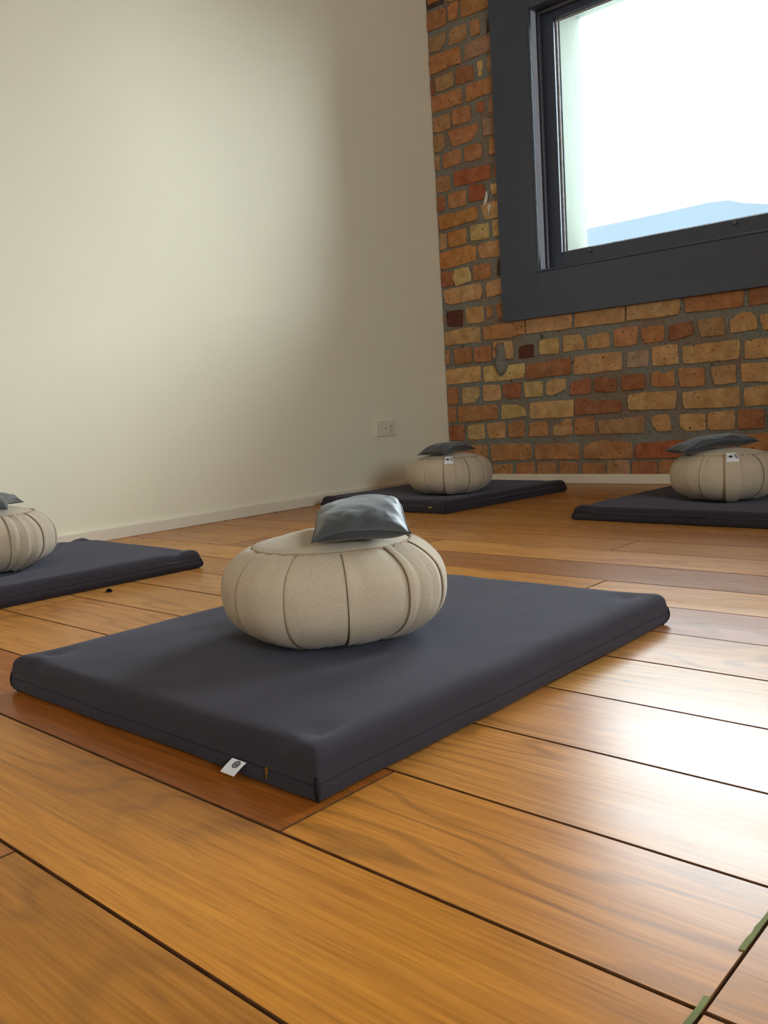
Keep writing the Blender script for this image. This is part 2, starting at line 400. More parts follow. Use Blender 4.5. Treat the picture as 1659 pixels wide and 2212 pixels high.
BRICKS = """k -2553,2257 -2449,2249 -2454,2171 -2553,2175
t -2439,2224 -2378,2219 -2381,2163 -2441,2169
o -2553,2160 -2446,2152 -2444,2078 -2553,2079
o -2431,2159 -2374,2158 -2382,2083 -2433,2086
o -2359,2167 -2156,2143 -2161,2072 -2362,2079
b -2551,2050 -2451,2052 -2454,2002 -2479,2000 -2485,1982 -2553,1985
b -2428,2055 -2336,2050 -2337,1985 -2440,1983
o -2316,2053 -2266,2047 -2267,1981 -2317,1980
k -2229,2036 -2163,2035 -2166,1974 -2234,1975
o -2553,1971 -2475,1967 -2379,1969 -2377,1891 -2455,1895 -2553,1888
p -2344,1967 -2167,1964 -2171,1892 -2361,1895
y -2290,1878 -2260,1875 -2264,1806 -2285,1804
p -2238,1875 -2172,1878 -2176,1803 -2226,1806 -2242,1836
b -2524,1868 -2423,1871 -2423,1807 -2524,1806
r -2407,1880 -2310,1869 -2312,1800 -2412,1804
r -2553,1868 -2541,1869 -2537,1800 -2553,1798
o -2553,1794 -2379,1790 -2379,1719 -2553,1722
o -2354,1792 -2177,1789 -2180,1724 -2362,1717
R -2302,1703 -2265,1703 -2267,1653 -2290,1654 -2307,1673
b -2229,1707 -2178,1706 -2182,1634 -2227,1633 -2244,1649 -2240,1677
o -2437,1708 -2335,1702 -2337,1640 -2344,1632 -2442,1638
b -2553,1701 -2449,1699 -2453,1627 -2553,1632
p -2276,1624 -2178,1617 -2182,1544 -2276,1549
o -2468,1620 -2294,1617 -2297,1589 -2313,1573 -2337,1547 -2445,1545 -2457,1567
b -2553,1625 -2488,1615 -2492,1555 -2507,1543 -2553,1543
b -2553,1535 -2522,1531 -2527,1460 -2553,1462
o -2502,1528 -2399,1532 -2405,1463 -2497,1460 -2509,1479
o -2382,1533 -2341,1534 -2285,1526 -2288,1462 -2383,1462
o -2245,1535 -2176,1532 -2180,1464 -2248,1464
R -2451,1435 -2242,1425 -2245,1363 -2447,1367
R -2215,1436 -2176,1432 -2180,1359 -2228,1367
b -2553,1433 -2471,1432 -2469,1361 -2553,1360
r -2553,1346 -2501,1343 -2509,1275 -2553,1274
o -2486,1350 -2381,1345 -2386,1274 -2486,1277
R -2364,1357 -2288,1351 -2273,1317 -2288,1282 -2369,1283
y -2249,1338 -2176,1335 -2178,1289 -2244,1289
t -2309,1261 -2179,1267 -2184,1188 -2290,1190 -2303,1230
O -2553,1258 -2326,1259 -2324,1199 -2544,1192
O -2497,1174 -2388,1174 -2394,1105 -2497,1102
y -2370,1180 -2268,1178 -2268,1107 -2369,1110
y -2249,1182 -2177,1178 -2181,1107 -2250,1111
b -2553,1177 -2507,1172 -2510,1101 -2553,1096
O -2553,1088 -2373,1097 -2342,1084 -2349,1021 -2404,1019 -2417,1016 -2553,1012
t -2335,1080 -2317,1092 -2245,1096 -2176,1090 -2180,1016 -2318,1024 -2334,1059
r -2553,1004 -2477,995 -2479,927 -2553,930
y -2472,999 -2390,1002 -2377,964 -2379,934 -2469,923 -2480,954
o -2365,1003 -2268,1004 -2269,930 -2369,932
k -2227,1009 -2175,1001 -2179,929 -2239,938
t -2543,915 -2327,922 -2320,885 -2332,847 -2508,842 -2540,857
t -2293,916 -2176,927 -2180,854 -2300,848 -2304,892
K -2534,819 -2432,812 -2439,732 -2534,745
t -2553,798 -2544,784 -2551,755 -2553,755
t -2418,818 -2318,816 -2317,742 -2414,741 -2421,774
o -2302,809 -2269,812 -2271,754 -2298,752
o -2251,811 -2179,817 -2183,751 -2244,750
t -2553,719 -2449,728 -2358,727 -2343,716 -2342,652 -2553,655
o -2327,718 -2099,737 -2103,663 -2139,665 -2179,653 -2325,659
t -2095,755 -1866,758 -1868,664 -2097,662
t -1850,749 -1622,749 -1625,661 -1856,663
t -1615,750 -1390,751 -1397,664 -1620,664
o -1374,751 -1151,753 -1152,664 -1378,668
r -1134,754 -1023,755 -1024,667 -1134,663
b -2553,633 -2525,637 -2528,566 -2553,559
o -2501,635 -2398,635 -2400,561 -2496,561
o -2384,631 -2285,633 -2289,558 -2381,562
t -2272,649 -2171,643 -2165,588 -2173,557 -2204,562 -2281,572
K -2139,613 -2061,617 -2061,557 -2144,558
y -2033,628 -1934,632 -1937,561 -2034,563
t -1914,635 -1833,636 -1815,613 -1816,568 -1915,566
t -1800,625 -1696,633 -1697,567 -1799,566
o -1679,638 -1570,641 -1577,565 -1675,564
o -1562,627 -1463,636 -1465,568 -1549,568
r -1441,627 -1346,636 -1344,581 -1439,567
b -1331,634 -1228,641 -1225,569 -1316,567
t -1205,622 -1169,643 -1124,642 -1106,623 -1105,574 -1201,571
t -1094,628 -1024,631 -1025,572 -1086,569
t -2553,545 -2349,545 -2351,474 -2553,469
y -2340,539 -2112,537 -2111,479 -2125,469 -2337,467
r -2100,530 -1877,544 -1880,469 -2107,464
t -1865,546 -1645,545 -1644,471 -1868,464
g -1622,539 -1526,542 -1534,474 -1622,475
t -1514,553 -1408,552 -1404,474 -1513,473
t -1393,541 -1168,546 -1172,473 -1386,471
t -1151,539 -1025,548 -1026,470 -1152,470
o -2553,457 -2483,458 -2486,375 -2553,373
y -2463,449 -2362,450 -2365,401 -2393,376 -2461,373
t -2342,454 -2245,453 -2246,379 -2344,379
r -2233,451 -2136,455 -2138,386 -2214,381 -2236,405
y -2121,452 -2022,453 -2027,382 -2118,381
t -2005,442 -1975,457 -1907,455 -1909,407 -1979,382 -2008,388
r -1886,438 -1790,453 -1794,380 -1892,379
r -1773,446 -1735,454 -1709,436 -1671,441 -1673,381 -1773,386
r -1648,447 -1550,450 -1545,388 -1647,382
o -1524,451 -1484,454 -1473,440 -1422,458 -1422,389 -1486,386 -1515,392
o -1409,460 -1305,454 -1304,382 -1403,381
t -1281,452 -1183,456 -1183,385 -1267,381 -1274,413
t -1166,455 -1043,452 -1044,382 -1165,384
o -2553,365 -2506,362 -2511,286 -2553,284
o -2494,361 -2268,363 -2270,294 -2491,285
y -2245,360 -2162,356 -2122,342 -2111,300 -2247,289
t -2095,359 -1873,362 -1874,288 -2097,287
r -1866,365 -1810,365 -1771,346 -1724,352 -1649,345 -1653,298 -1785,293 -1871,294
t -1624,363 -1567,373 -1410,372 -1418,341 -1424,298 -1624,304
t -1398,362 -1171,372 -1170,295 -1385,297
t -1157,365 -1044,372 -1045,296 -1156,292
r -2553,276 -2460,278 -2465,200 -2553,201
y -2443,271 -2346,279 -2346,203 -2445,202
t -2332,275 -2231,281 -2233,206 -2317,202 -2334,232
o -2211,276 -2125,282 -2127,207 -2215,205
o -2100,270 -2005,272 -2006,207 -2105,206
t -1980,251 -1930,267 -1921,281 -1884,281 -1885,209 -1982,208
o -1871,280 -1779,287 -1776,208 -1876,207
b -1762,265 -1558,279 -1550,238 -1555,206 -1759,208
t -1527,264 -1506,280 -1451,281 -1440,213 -1502,211 -1523,238
t -1407,278 -1303,274 -1304,209 -1387,209 -1406,223
t -1295,281 -1193,283 -1192,208 -1284,208 -1296,216
r -1179,286 -1081,283 -1083,209 -1182,210
o -1071,285 -1012,285 -1013,209 -1072,209
o -2553,174 -2337,179 -2335,107 -2553,95
o -2319,179 -2093,180 -2097,104 -2316,97
o -2076,174 -1855,175 -1854,100 -2078,104
o -1833,166 -1759,182 -1609,171 -1608,105 -1834,104
R -1596,166 -1394,176 -1396,103 -1598,103
o -1381,179 -1187,188 -1188,107 -1383,102
o -1174,188 -1003,200 -1004,115 -1176,109
o -2553,78 -2445,80 -2450,11 -2553,9
b -2430,81 -2322,82 -2326,16 -2435,13
o -2305,83 -2199,88 -2200,20 -2304,18
o -2180,90 -2082,93 -2086,21 -2184,18
o -2067,91 -1971,92 -1974,21 -2071,21
o -1956,93 -1864,92 -1867,19 -1959,19
o -1842,88 -1736,90 -1739,22 -1845,22
b -1726,96 -1625,96 -1628,22 -1728,22
r -1614,93 -1506,93 -1508,23 -1616,22
o -1497,96 -1425,97 -1427,23 -1499,23
o -1413,97 -1294,100 -1296,25 -1415,25
b -1283,99 -1174,102 -1175,26 -1285,25
o -1164,102 -1056,105 -1057,26 -1165,26"""
BC = {'k': srgb(90, 75, 68), 'K': srgb(108, 68, 56), 't': srgb(196, 158, 114), 'y': srgb(198, 170, 120), 'o': srgb(180, 132, 92), 'O': srgb(192, 140, 88),
      'b': srgb(174, 140, 104), 'p': srgb(168, 136, 114), 'r': srgb(162, 110, 80), 'R': srgb(172, 104, 76), 'g': srgb(176, 156, 134)}

def brick_data(pts, rg, depth=0.011):
    """ragged outline round the measured corners, slightly domed edge, sides running back into the mortar"""
    ring = []
    n_ = len(pts)
    for i in range(n_):
        a, b_ = Vector(pts[i]), Vector(pts[(i + 1) % n_])
        L = (b_ - a).length
        cuts = 1 if L < 0.045 else (3 if L < 0.12 else 5)
        if n_ > 5: cuts = min(cuts, 3)
        nrm = Vector((-(b_ - a).y, (b_ - a).x)).normalized()
        for c_ in range(cuts):
            t = c_ / cuts
            if c_ == 0:
                pr = Vector(pts[i - 1]); ctr = (pr + b_) / 2
                ring.append(a + (ctr - a).normalized() * rg.uniform(0.001, 0.004))
            else:
                ring.append(a.lerp(b_, t + rg.uniform(-.05, .05)) + nrm * rg.uniform(-0.0022, 0.0022))
    c0 = sum(ring, Vector((0, 0))) / len(ring)
    k = len(ring)
    V = []
    for q in ring: V.append((q.x, depth, q.y))
    for q in ring: V.append((q.x, 0.0022, q.y))
    for q in ring:
        d = (c0 - q); d = d.normalized() * min(0.0035, d.length * 0.3)
        V.append((q.x + d.x, 0.0, q.y + d.y))
    F = []
    for i in range(k):
        j = (i + 1) % k
        F.append((i, j, k + j, k + i)); F.append((k + i, k + j, 2 * k + j, 2 * k + i))
    F.append(tuple(range(2 * k, 3 * k)))
    return V, F

rb = random.Random(11)
for line in BRICKS.split('\n'):
    p_ = line.split()
    pts = [tuple(int(q) / 1000 for q in s.split(',')) for s in p_[1:]]
    V, F = brick_data(pts, rb)
    o = mesh('brick', V, F, 'brick', back)
    o.location.y = YF + (0.004 if p_[0] in 'kK' else rb.uniform(-0.002, 0.0015))
    g = rb.uniform(0.9, 1.1); c_ = BC[p_[0]]
    o.color = (c_[0] * g, c_[1] * g * rb.uniform(0.95, 1.05), c_[2] * g, 1)

# the courses beyond the frame go on in the same bond, joined into one piece
V, F = [], []
rz = 0.0905; zrow = 0.022
rows = []
while zrow < ZC - 0.05: rows.append(zrow); zrow += rz
def blocked(x0, x1, z0, z1):
    for wx in WINDOWS:
        if x1 > wx - 0.16 and x0 < wx + WIN_W + 0.16 and z1 > WZ0 - 0.17 and z0 < WZ1 + 0.17: return True
    return False
for i, z in enumerate(rows):
    ln = 0.240 if (i % 2) else 0.122
    x = -1.03 + rb.uniform(0, 0.05) if z < 0.74 else XL + 0.01
    if z >= 0.74 and z < 2.17: x = -0.62
    while x < XR - 0.05:
        l_ = ln * rb.uniform(0.9, 1.08)
        if not blocked(x, x + l_ - 0.014, z, z + 0.076):
            j = lambda: rb.uniform(-.003, .003)
            v, f = brick_data([(x + j(), z + 0.076 + j()), (x + l_ - 0.014 + j(), z + 0.076 + j()), (x + l_ - 0.014 + j(), z + j()), (x + j(), z + j())], rb)
            k = len(V); V += [(a, b_ + YF, c_) for a, b_, c_ in v]; F += [tuple(q + k for q in ff) for ff in f]
        x += l_
rest = mesh('brick_courses', V, F, 'brick', back); rest['kind'] = 'stuff'; rest.color = srgb(192, 134, 84)

# cement daub over one header and paint runs
def blob(name, outline, thick, mat, parent, y):
    """closed lump: outline in x,z, domed towards the room"""
    cx_ = sum(p[0] for p in outline) / len(outline); cz_ = sum(p[1] for p in outline) / len(outline)
    V = []; rings = [(1.0, 0.0), (0.93, 0.55), (0.7, 0.9), (0.35, 1.0)]
    k = len(outline)
    for s_, t_ in rings:
        for (px, pz) in outline:
            V.append((cx_ + (px - cx_) * s_, y - thick * t_ * (1 + 0.25 * nz(px * 60, pz * 60, s_)), cz_ + (pz - cz_) * s_))
    V.append((cx_, y - thick * 1.02, cz_))
    F = grid_faces(1, 1)
    for r in range(len(rings) - 1):
        for i in range(k):
            j = (i + 1) % k; F.append((r * k + i, r * k + j, (r + 1) * k + j, (r + 1) * k + i))
    for i in range(k): F.append(((len(rings) - 1) * k + i, (len(rings) - 1) * k + (i + 1) % k, len(V) - 1))
    return mesh(name, V, F, mat, parent, True)
blob('mortar_daub', [(-2.253, .638), (-2.236, .646), (-2.212, .640), (-2.207, .60), (-2.209, .556), (-2.196, .53), (-2.206, .508), (-2.222, .494), (-2.236, .487), (-2.25, .505), (-2.263, .53), (-2.258, .57), (-2.254, .60)], 0.026, 'mortar', back, YF + 0.004)
blob('paint_run', [(-2.272, 1.312), (-2.268, 1.316), (-2.264, 1.308), (-2.262, 1.285), (-2.27, 1.262), (-2.283, 1.25), (-2.288, 1.255), (-2.284, 1.275), (-2.276, 1.295)], 0.004, 'drip', back, YF - 0.001)
blob('paint_run', [(-2.268, 1.248), (-2.258, 1.256), (-2.248, 1.25), (-2.25, 1.236), (-2.258, 1.222), (-2.262, 1.206), (-2.266, 1.206), (-2.264, 1.226)], 0.004, 'drip', back, YF - 0.001)

# ------------------------------------------------------------------ windows
def make_window(name, wx, label, width=WIN_W, z0=WZ0, z1=WZ1):
    x0, x1 = wx, wx + width
    cw, yc = 0.190, YF - 0.022
    w = bpy.data.objects.new(name, None); COL.objects.link(w); w.location = (0, 0, 0); w.empty_display_size = 0.1
    structure(w, label, 'window')
    # flat casing boards
    box('casing_board', x0 - cw, x0, yc, YF + 0.01, z0 - cw, z1 + cw, 'casing', w, 0.0015)
    box('casing_board', x1, x1 + cw, yc, YF + 0.01, z0 - cw, z1 + cw, 'casing', w, 0.0015)
    box('casing_board', x0, x1, yc, YF + 0.01, z0 - cw, z0, 'casing', w, 0.0015)
    box('casing_board', x0, x1, yc, YF + 0.01, z1, z1 + cw, 'casing', w, 0.0015)
    # thin rounded bead round the inner edge of the casing
    bd = 0.010
    box('edge_bead', x0 - 0.001, x0 + bd, yc - 0.004, yc + 0.014, z0, z1, 'casing', w, 0.0045, 3)
    box('edge_bead', x1 - bd, x1 + 0.001, yc - 0.004, yc + 0.014, z0, z1, 'casing', w, 0.0045, 3)
    box('edge_bead', x0 + bd, x1 - bd, yc - 0.004, yc + 0.014, z0 - 0.001, z0 + bd, 'casing', w, 0.0045, 3)
    box('edge_bead', x0 + bd, x1 - bd, yc - 0.004, yc + 0.014, z1 - bd, z1 + 0.001, 'casing', w, 0.0045, 3)
    # jambs, head and sill, with a pale strip over the jambs' front part
    box('jamb', x0 - 0.02, x0 + 0.002, YF - 0.005, 3.47, z0 - 0.02, z1 + 0.02, 'jamb', w)
    box('jamb', x1 - 0.002, x1 + 0.02, YF - 0.005, 3.47, z0 - 0.02, z1 + 0.02, 'jamb', w)
    box('window_head', x0, x1, YF - 0.005, 3.47, z1 - 0.002, z1 + 0.02, 'jamb', w)
    box('window_sill', x0, x1, YF - 0.005, 3.47, z0 - 0.02, z0 + 0.002, 'jamb', w)
    box('jamb_pale_strip', x0 + 0.002, x0 + 0.004, YF - 0.005, 3.388, z0 + 0.01, z1 - 0.002, 'pale_strip', w)
    box('jamb_pale_strip', x1 - 0.004, x1 - 0.002, YF - 0.005, 3.388, z0 + 0.01, z1 - 0.002, 'pale_strip', w)
    # parting bead in front of the sash
    box('stop_bead', x0 + 0.002, x0 + 0.018, 3.392, 3.412, z0, z1, 'jamb', w, 0.007, 3)
    box('stop_bead', x1 - 0.018, x1 - 0.002, 3.392, 3.412, z0, z1, 'jamb', w, 0.007, 3)
    box('stop_bead', x0 + 0.018, x1 - 0.018, 3.392, 3.412, z1 - 0.018, z1 - 0.002, 'jamb', w, 0.007, 3)
    box('stop_bead', x0 + 0.018, x1 - 0.018, 3.392, 3.412, z0 + 0.002, z0 + 0.014, 'jamb', w, 0.005, 3)
    # sash
    s = bpy.data.objects.new('sash', None); link(s, w)
    st = 0.070; sy0, sy1 = 3.416, 3.456
    gx0, gx1, gz0, gz1 = x0 + st, x1 - st, z0 + 0.082, z1 - 0.046
    box('stile', x0 + 0.004, gx0, sy0, sy1, z0 + 0.004, z1 - 0.004, 'casing', s, 0.002)
    box('stile', gx1, x1 - 0.004, sy0, sy1, z0 + 0.004, z1 - 0.004, 'casing', s, 0.002)
    box('rail', gx0, gx1, sy0, sy1, z0 + 0.004, gz0, 'casing', s, 0.002)
    box('rail', gx0, gx1, sy0, sy1, gz1, z1 - 0.004, 'casing', s, 0.002)
    boxes('putty', [(gx0, gx0 + 0.006, 3.437, 3.446, gz0, gz1), (gx1 - 0.006, gx1, 3.437, 3.446, gz0, gz1), (gx0 + 0.006, gx1 - 0.006, 3.437, 3.446, gz0, gz0 + 0.006), (gx0 + 0.006, gx1 - 0.006, 3.437, 3.446, gz1 - 0.006, gz1)], 'putty', s)
    box('pane', gx0 - 0.004, gx1 + 0.004, 3.447, 3.451, gz0 - 0.004, gz1 + 0.004, 'glass', s)
    for sx in (0.208, 0.81):
        k = 12; V = []
        for yy, r in ((sy0 - 0.0005, 0.004), (sy0 - 0.010, 0.004), (sy0 - 0.010, 0.0075), (sy0 - 0.014, 0.0065), (sy0 - 0.0155, 0.003)):
            V += [(x0 + sx + r * math.cos(2 * math.pi * i / k), yy, z0 + 0.066 + r * math.sin(2 * math.pi * i / k)) for i in range(k)]
        F = [(r * k + i, r * k + (i + 1) % k, (r + 1) * k + (i + 1) % k, (r + 1) * k + i) for r in range(4) for i in range(k)] + [tuple(range(4 * k, 5 * k))]
        mesh('screw', V, F, 'steel', s, True)
    return w
make_window('window_1', WINDOWS[0], 'charcoal painted window in the brick wall with bright sky behind it')
make_window('window_2', WINDOWS[1], 'unseen charcoal window added further along the brick wall for more daylight')  # this and the next are added out of view to fill the room
make_window('window_3', WINDOWS[2], 'unseen charcoal window added at the far right of the brick wall for fill light')
for i, (y_, w__, za, zb) in enumerate(ADDED_SIDE):  # side window added out of view as an extra source of daylight
    w = make_window('window_%d' % (i + 4), -y_ - w__, 'unseen charcoal window added in the side wall to brighten the room', w__, za, zb)
    w.rotation_euler = (0, 0, math.radians(-90)); w.location.x = XR - YF

# neighbouring roofline across the way
prof = [(-9.0, 2.235), (-4.0, 2.242), (-3.43, 2.252), (-3.22, 2.232), (-3.09, 2.18), (-2.85, 2.12), (-1.2, 2.02), (3.0, 1.95)]
V = [(x, 9.0, z) for x, z in prof] + [(x, 12.0, z) for x, z in prof] + [(x, 9.0, -3) for x, z in prof] + [(x, 12.0, -3) for x, z in prof]
n_ = len(prof); F = []
for i in range(n_ - 1):
    F += [(i, i + 1, n_ + i + 1, n_ + i), (i, 2 * n_ + i, 2 * n_ + i + 1, i + 1), (n_ + i, n_ + i + 1, 3 * n_ + i + 1, 3 * n_ + i)]
F += [(0, n_, 3 * n_, 2 * n_), (n_ - 1, 3 * n_ - 1, 4 * n_ - 1, 2 * n_ - 1)]
nb = mesh('neighbouring_building', V, F, 'roof')
tag(nb, 'hazy blue-grey roofline of the building seen low through the window', 'building')

# ------------------------------------------------------------------ power socket on the plain wall
ps = thing('power_socket', 'white wall power socket with one switch, low on the cream wall', 'power socket', (XL, 2.885, 0.288))
box('faceplate', 0.0, 0.010, -0.064, 0.064, -0.035, 0.035, 'plastic', ps, 0.0025, 3)
ins = box('outlet', 0.009, 0.0118, 0.012, 0.042, -0.021, 0.017, 'plastic', ps, 0.001)
sw = box('switch', 0.009, 0.0135, -0.018, 0.004, -0.003, 0.009, 'plastic', ps, 0.0012)
box('switch_mark', 0.0134, 0.0139, -0.016, 0.002, -0.0005, 0.0012, 'dark', sw)
for (dy, dz, ang) in ((0.0195, 0.009, 0.5), (0.0345, 0.009, -0.5), (0.027, -0.011, 0.0)):
    o = box('slot', -0.0004, 0.0004, -0.0013, 0.0013, -0.0042, 0.0042, 'dark', ins)
    o.location = (0.0120, dy, dz); o.rotation_euler = (ang, 0, 0)

# ------------------------------------------------------------------ mats
ZAFUS = [(-0.871, 0.855), (-1.985, 2.596), (-0.951, 2.597), (-2.083, 0.891)]
def make_mat(label, corner, which, rot, w, l, T, seed, zafu, group='meditation mats on the floor'):
    """corner = world xy of one measured bottom corner; which = its signs in the mat's own frame"""
    c_, s_ = math.cos(rot), math.sin(rot)
    ox, oy = which[0] * w / 2, which[1] * l / 2
    cx_, cy_ = corner[0] - (c_ * ox - s_ * oy), corner[1] - (s_ * ox + c_ * oy)
    root = thing('meditation_mat', label, 'mat', (cx_, cy_, 0), rot, group)
    zx, zy = zafu[0] - cx_, zafu[1] - cy_
    zl = (c_ * zx + s_ * zy, -s_ * zx + c_ * zy)
    r = 0.020
    a, b_ = w / 2, l / 2
    def axis(h, n):
        pts = [0, .0015, .004, .008, .013, .02, .03, .042, .056]
        L = [-h + q for q in pts]
        m_ = [(-h + .056) + (2 * h - .112) * i / n for i in range(1, n)]
        return L + m_ + [-q for q in reversed(L)]
    xs, ys = axis(a, 22), axis(b_, 26)
    zs = [0.0, 0.002, 0.006, 0.011, 0.0160, 0.0180, 0.0195, 0.0210, 0.0225, 0.0245, T - r]
    zseam = 0.0195
    def side_off(z, u):
        o = 0.0035 * math.sin(math.pi * min(1, z / (T - r))) - 0.005 * max(0, 1 - z / 0.006) ** 2
        o -= 0.0017 * math.exp(-((z - zseam) / 0.0011) ** 2)
        return o + 0.0028 * nz(u * 9 + seed, z * 30, seed)
    def top_z(x, y):
        dx, dy = a - abs(x), b_ - abs(y)
        f = 0
        for d in (dx, dy):
            if d < r: f = max(f, r - math.sqrt(max(0, r * r - (r - d) ** 2)))
        z = T - f
        inn = sstep(0, 0.05, min(dx, dy))
        z += inn * 0.0035 * nz(x * 5 + seed, y * 5, 1.3) + 0.0012 * nz(x * 22, y * 22, seed) * sstep(0, 0.02, min(dx, dy))
        dc = math.hypot(dx, dy)                                   # pinched corners with a crease
        z += 0.0032 * math.exp(-(dc / 0.035) ** 2) - 0.0065 * math.exp(-((dc - 0.062) / 0.014) ** 2) * sstep(0.3, 0.7, 0.5 + 1.2 * nz(math.atan2(dy, dx + 1e-6) * 2.0, seed, 0.3))
        dz_ = math.hypot(x - zl[0], y - zl[1])
        z -= 0.008 * math.exp(-(dz_ / 0.135) ** 4)
        return z
    V, F, idx = [], [], {}
    def add(key, p):
        if key not in idx: idx[key] = len(V); V.append(p)
        return idx[key]
    nx_, ny_ = len(xs), len(ys)
    def topv(i, j):
        x, y = xs[i], ys[j]
        bx = side_off(T - r, y) * sstep(0.03, 0, a - abs(x)) * (1 if x > 0 else -1)
        by = side_off(T - r, x) * sstep(0.03, 0, b_ - abs(y)) * (1 if y > 0 else -1)
        return add(('t', i, j), (x + bx, y + by, top_z(x, y)))
    for i in range(nx_ - 1):
        for j in range(ny_ - 1): F.append((topv(i, j), topv(i + 1, j), topv(i + 1, j + 1), topv(i, j + 1)))
    loop = [(i, 0) for i in range(nx_)] + [(nx_ - 1, j) for j in range(1, ny_)] + [(i, ny_ - 1) for i in range(nx_ - 2, -1, -1)] + [(0, j) for j in range(ny_ - 2, 0, -1)]
    def sidev(k, zi):
        i, j = loop[k % len(loop)]; z = zs[zi]
        if zi == len(zs) - 1: return topv(i, j)
        x, y = xs[i], ys[j]
        ox_ = oy_ = 0
        if i in (0, nx_ - 1): ox_ = side_off(z, y) * (1 if i else -1)
        if j in (0, ny_ - 1): oy_ = side_off(z, x) * (1 if j else -1)
        return add(('s', i, j, zi), (x + ox_, y + oy_, z))
    for k in range(len(loop)):
        for zi in range(len(zs) - 1): F.append((sidev(k, zi), sidev(k + 1, zi), sidev(k + 1, zi + 1), sidev(k, zi + 1)))
    F.append(tuple(sidev(k, 0) for k in range(len(loop))))
    mesh('cover', V, F, 'mat', root, True)
    # stitched corner seams: a narrow welt up each vertical corner
    for sx in (-1, 1):
        for sy in (-1, 1):
            V = []; q = 0.0011
            zz = [0.003 + (T - r * 0.55 - 0.003) * t / 6 for t in range(7)]
            for z in zz:
                ex = sx * (a + side_off(min(z, T - r), sy * b_) - (0.004 if z > T - r else 0)); ey = sy * (b_ + side_off(min(z, T - r), sx * a) - (0.004 if z > T - r else 0))
                V += [(ex - q, ey - q, z), (ex + q, ey - q, z), (ex + q, ey + q, z), (ex - q, ey + q, z)]
            F = [(4 * t + i, 4 * t + (i + 1) % 4, 4 * t + 4 + (i + 1) % 4, 4 * t + 4 + i) for t in range(6) for i in range(4)] + [(0, 1, 2, 3), (24, 25, 26, 27)]
            mesh('corner_seam', V, F, 'matseam', root, True)
    # zip seam round the side, lying in its groove
    V, F = [], []
    nl = len(loop)
    for k in range(nl):
        i, j = loop[k]; x, y = xs[i], ys[j]
        ox_ = side_off(zseam, y) * (1 if i == nx_ - 1 else -1) if i in (0, nx_ - 1) else 0
        oy_ = side_off(zseam, x) * (1 if j == ny_ - 1 else -1) if j in (0, ny_ - 1) else 0
        fx = (1 if i == nx_ - 1 else -1 if i == 0 else 0) * 0.0005; fy = (1 if j == ny_ - 1 else -1 if j == 0 else 0) * 0.0005
        V += [(x + ox_ - fx, y + oy_ - fy, zseam - 0.0006), (x + ox_ + fx, y + oy_ + fy, zseam), (x + ox_ - fx, y + oy_ - fy, zseam + 0.0006)]
    for k in range(nl):
        k2 = (k + 1) % nl
        for q in range(2): F.append((3 * k + q, 3 * k2 + q, 3 * k2 + q + 1, 3 * k + q + 1))
    mesh('side_seam', V, F, 'matseam', root, True)
    return root, a, b_, side_off

GM = 'meditation mats on the floor'
mat1, a1_, b1_, so1 = make_mat('large charcoal mat in the foreground with a small white tag on its side', (-0.572, 0.520), (1, -1), -0.009, 0.625, 0.757, 0.050, 1.7, ZAFUS[0])
mat2, a2_, b2_, so2 = make_mat('charcoal mat in the far corner where the cream and brick walls meet', (-1.800, 2.316), (1, -1), -0.062, 0.640, 0.735, 0.044, 5.1, ZAFUS[1])
mat3, a3_, b3_, so3 = make_mat('charcoal mat in front of the brick wall, below the window', (-1.303, 2.307), (-1, -1), -0.055, 0.640, 0.757, 0.042, 8.4, ZAFUS[2])
mat4, a4_, b4_, so4 = make_mat('charcoal mat cut off by the left edge, beside the cream wall', (-1.785, 1.285), (1, 1), -0.030, 0.590, 0.757, 0.045, 3.3, ZAFUS[3])

# white folded tag with a round emblem, hanging from the near side of the front mat
def strip(name, pts3, mat, parent, thick=0.0005):
    """a thin sheet with thickness from a grid of rows (each row a list of points)"""
    nr, nc = len(pts3), len(pts3[0])
    V = [p for row in pts3 for p in row]
    nrm = (Vector(pts3[0][1]) - Vector(pts3[0][0])).cross(Vector(pts3[1][0]) - Vector(pts3[0][0])).normalized() * thick
    V2 = [tuple(Vector(p) - nrm) for p in V]
    F = grid_faces(nr, nc) + [tuple(reversed(f)) for f in grid_faces(nr, nc, nr * nc)]
    K = nr * nc
    per = [j for j in range(nc)] + [i * nc + nc - 1 for i in range(1, nr)] + [(nr - 1) * nc + j for j in range(nc - 2, -1, -1)] + [i * nc for i in range(nr - 2, 0, -1)]
    for k in range(len(per)):
        i, j = per[k], per[(k + 1) % len(per)]; F.append((i, j, K + j, K + i))
    return mesh(name, V + V2, F, mat, parent, True, 40)

def disc(name, ctr, ux, uy, r, mat, parent, lift, inner=0.0, k=20):
    ctr, ux, uy = Vector(ctr), Vector(ux).normalized(), Vector(uy).normalized(); n_ = ux.cross(uy).normalized()
    V = []; F = []
    for t in (0, lift):
        for i in range(k):
            d = ux * math.cos(2 * math.pi * i / k) + uy * math.sin(2 * math.pi * i / k)
            V.append(ctr + d * r + n_ * t); V.append(ctr + d * max(inner, 0.0001) + n_ * t)
    for i in range(k):
        j = (i + 1) % k
        F += [(2 * i, 2 * j, 2 * j + 1, 2 * i + 1), (2 * k + 2 * i, 2 * k + 2 * i + 1, 2 * k + 2 * j + 1, 2 * k + 2 * j), (2 * i, 2 * k + 2 * i, 2 * k + 2 * j, 2 * j), (2 * i + 1, 2 * j + 1, 2 * k + 2 * j + 1, 2 * k + 2 * i + 1)]
    return mesh(name, V, F, mat, parent)

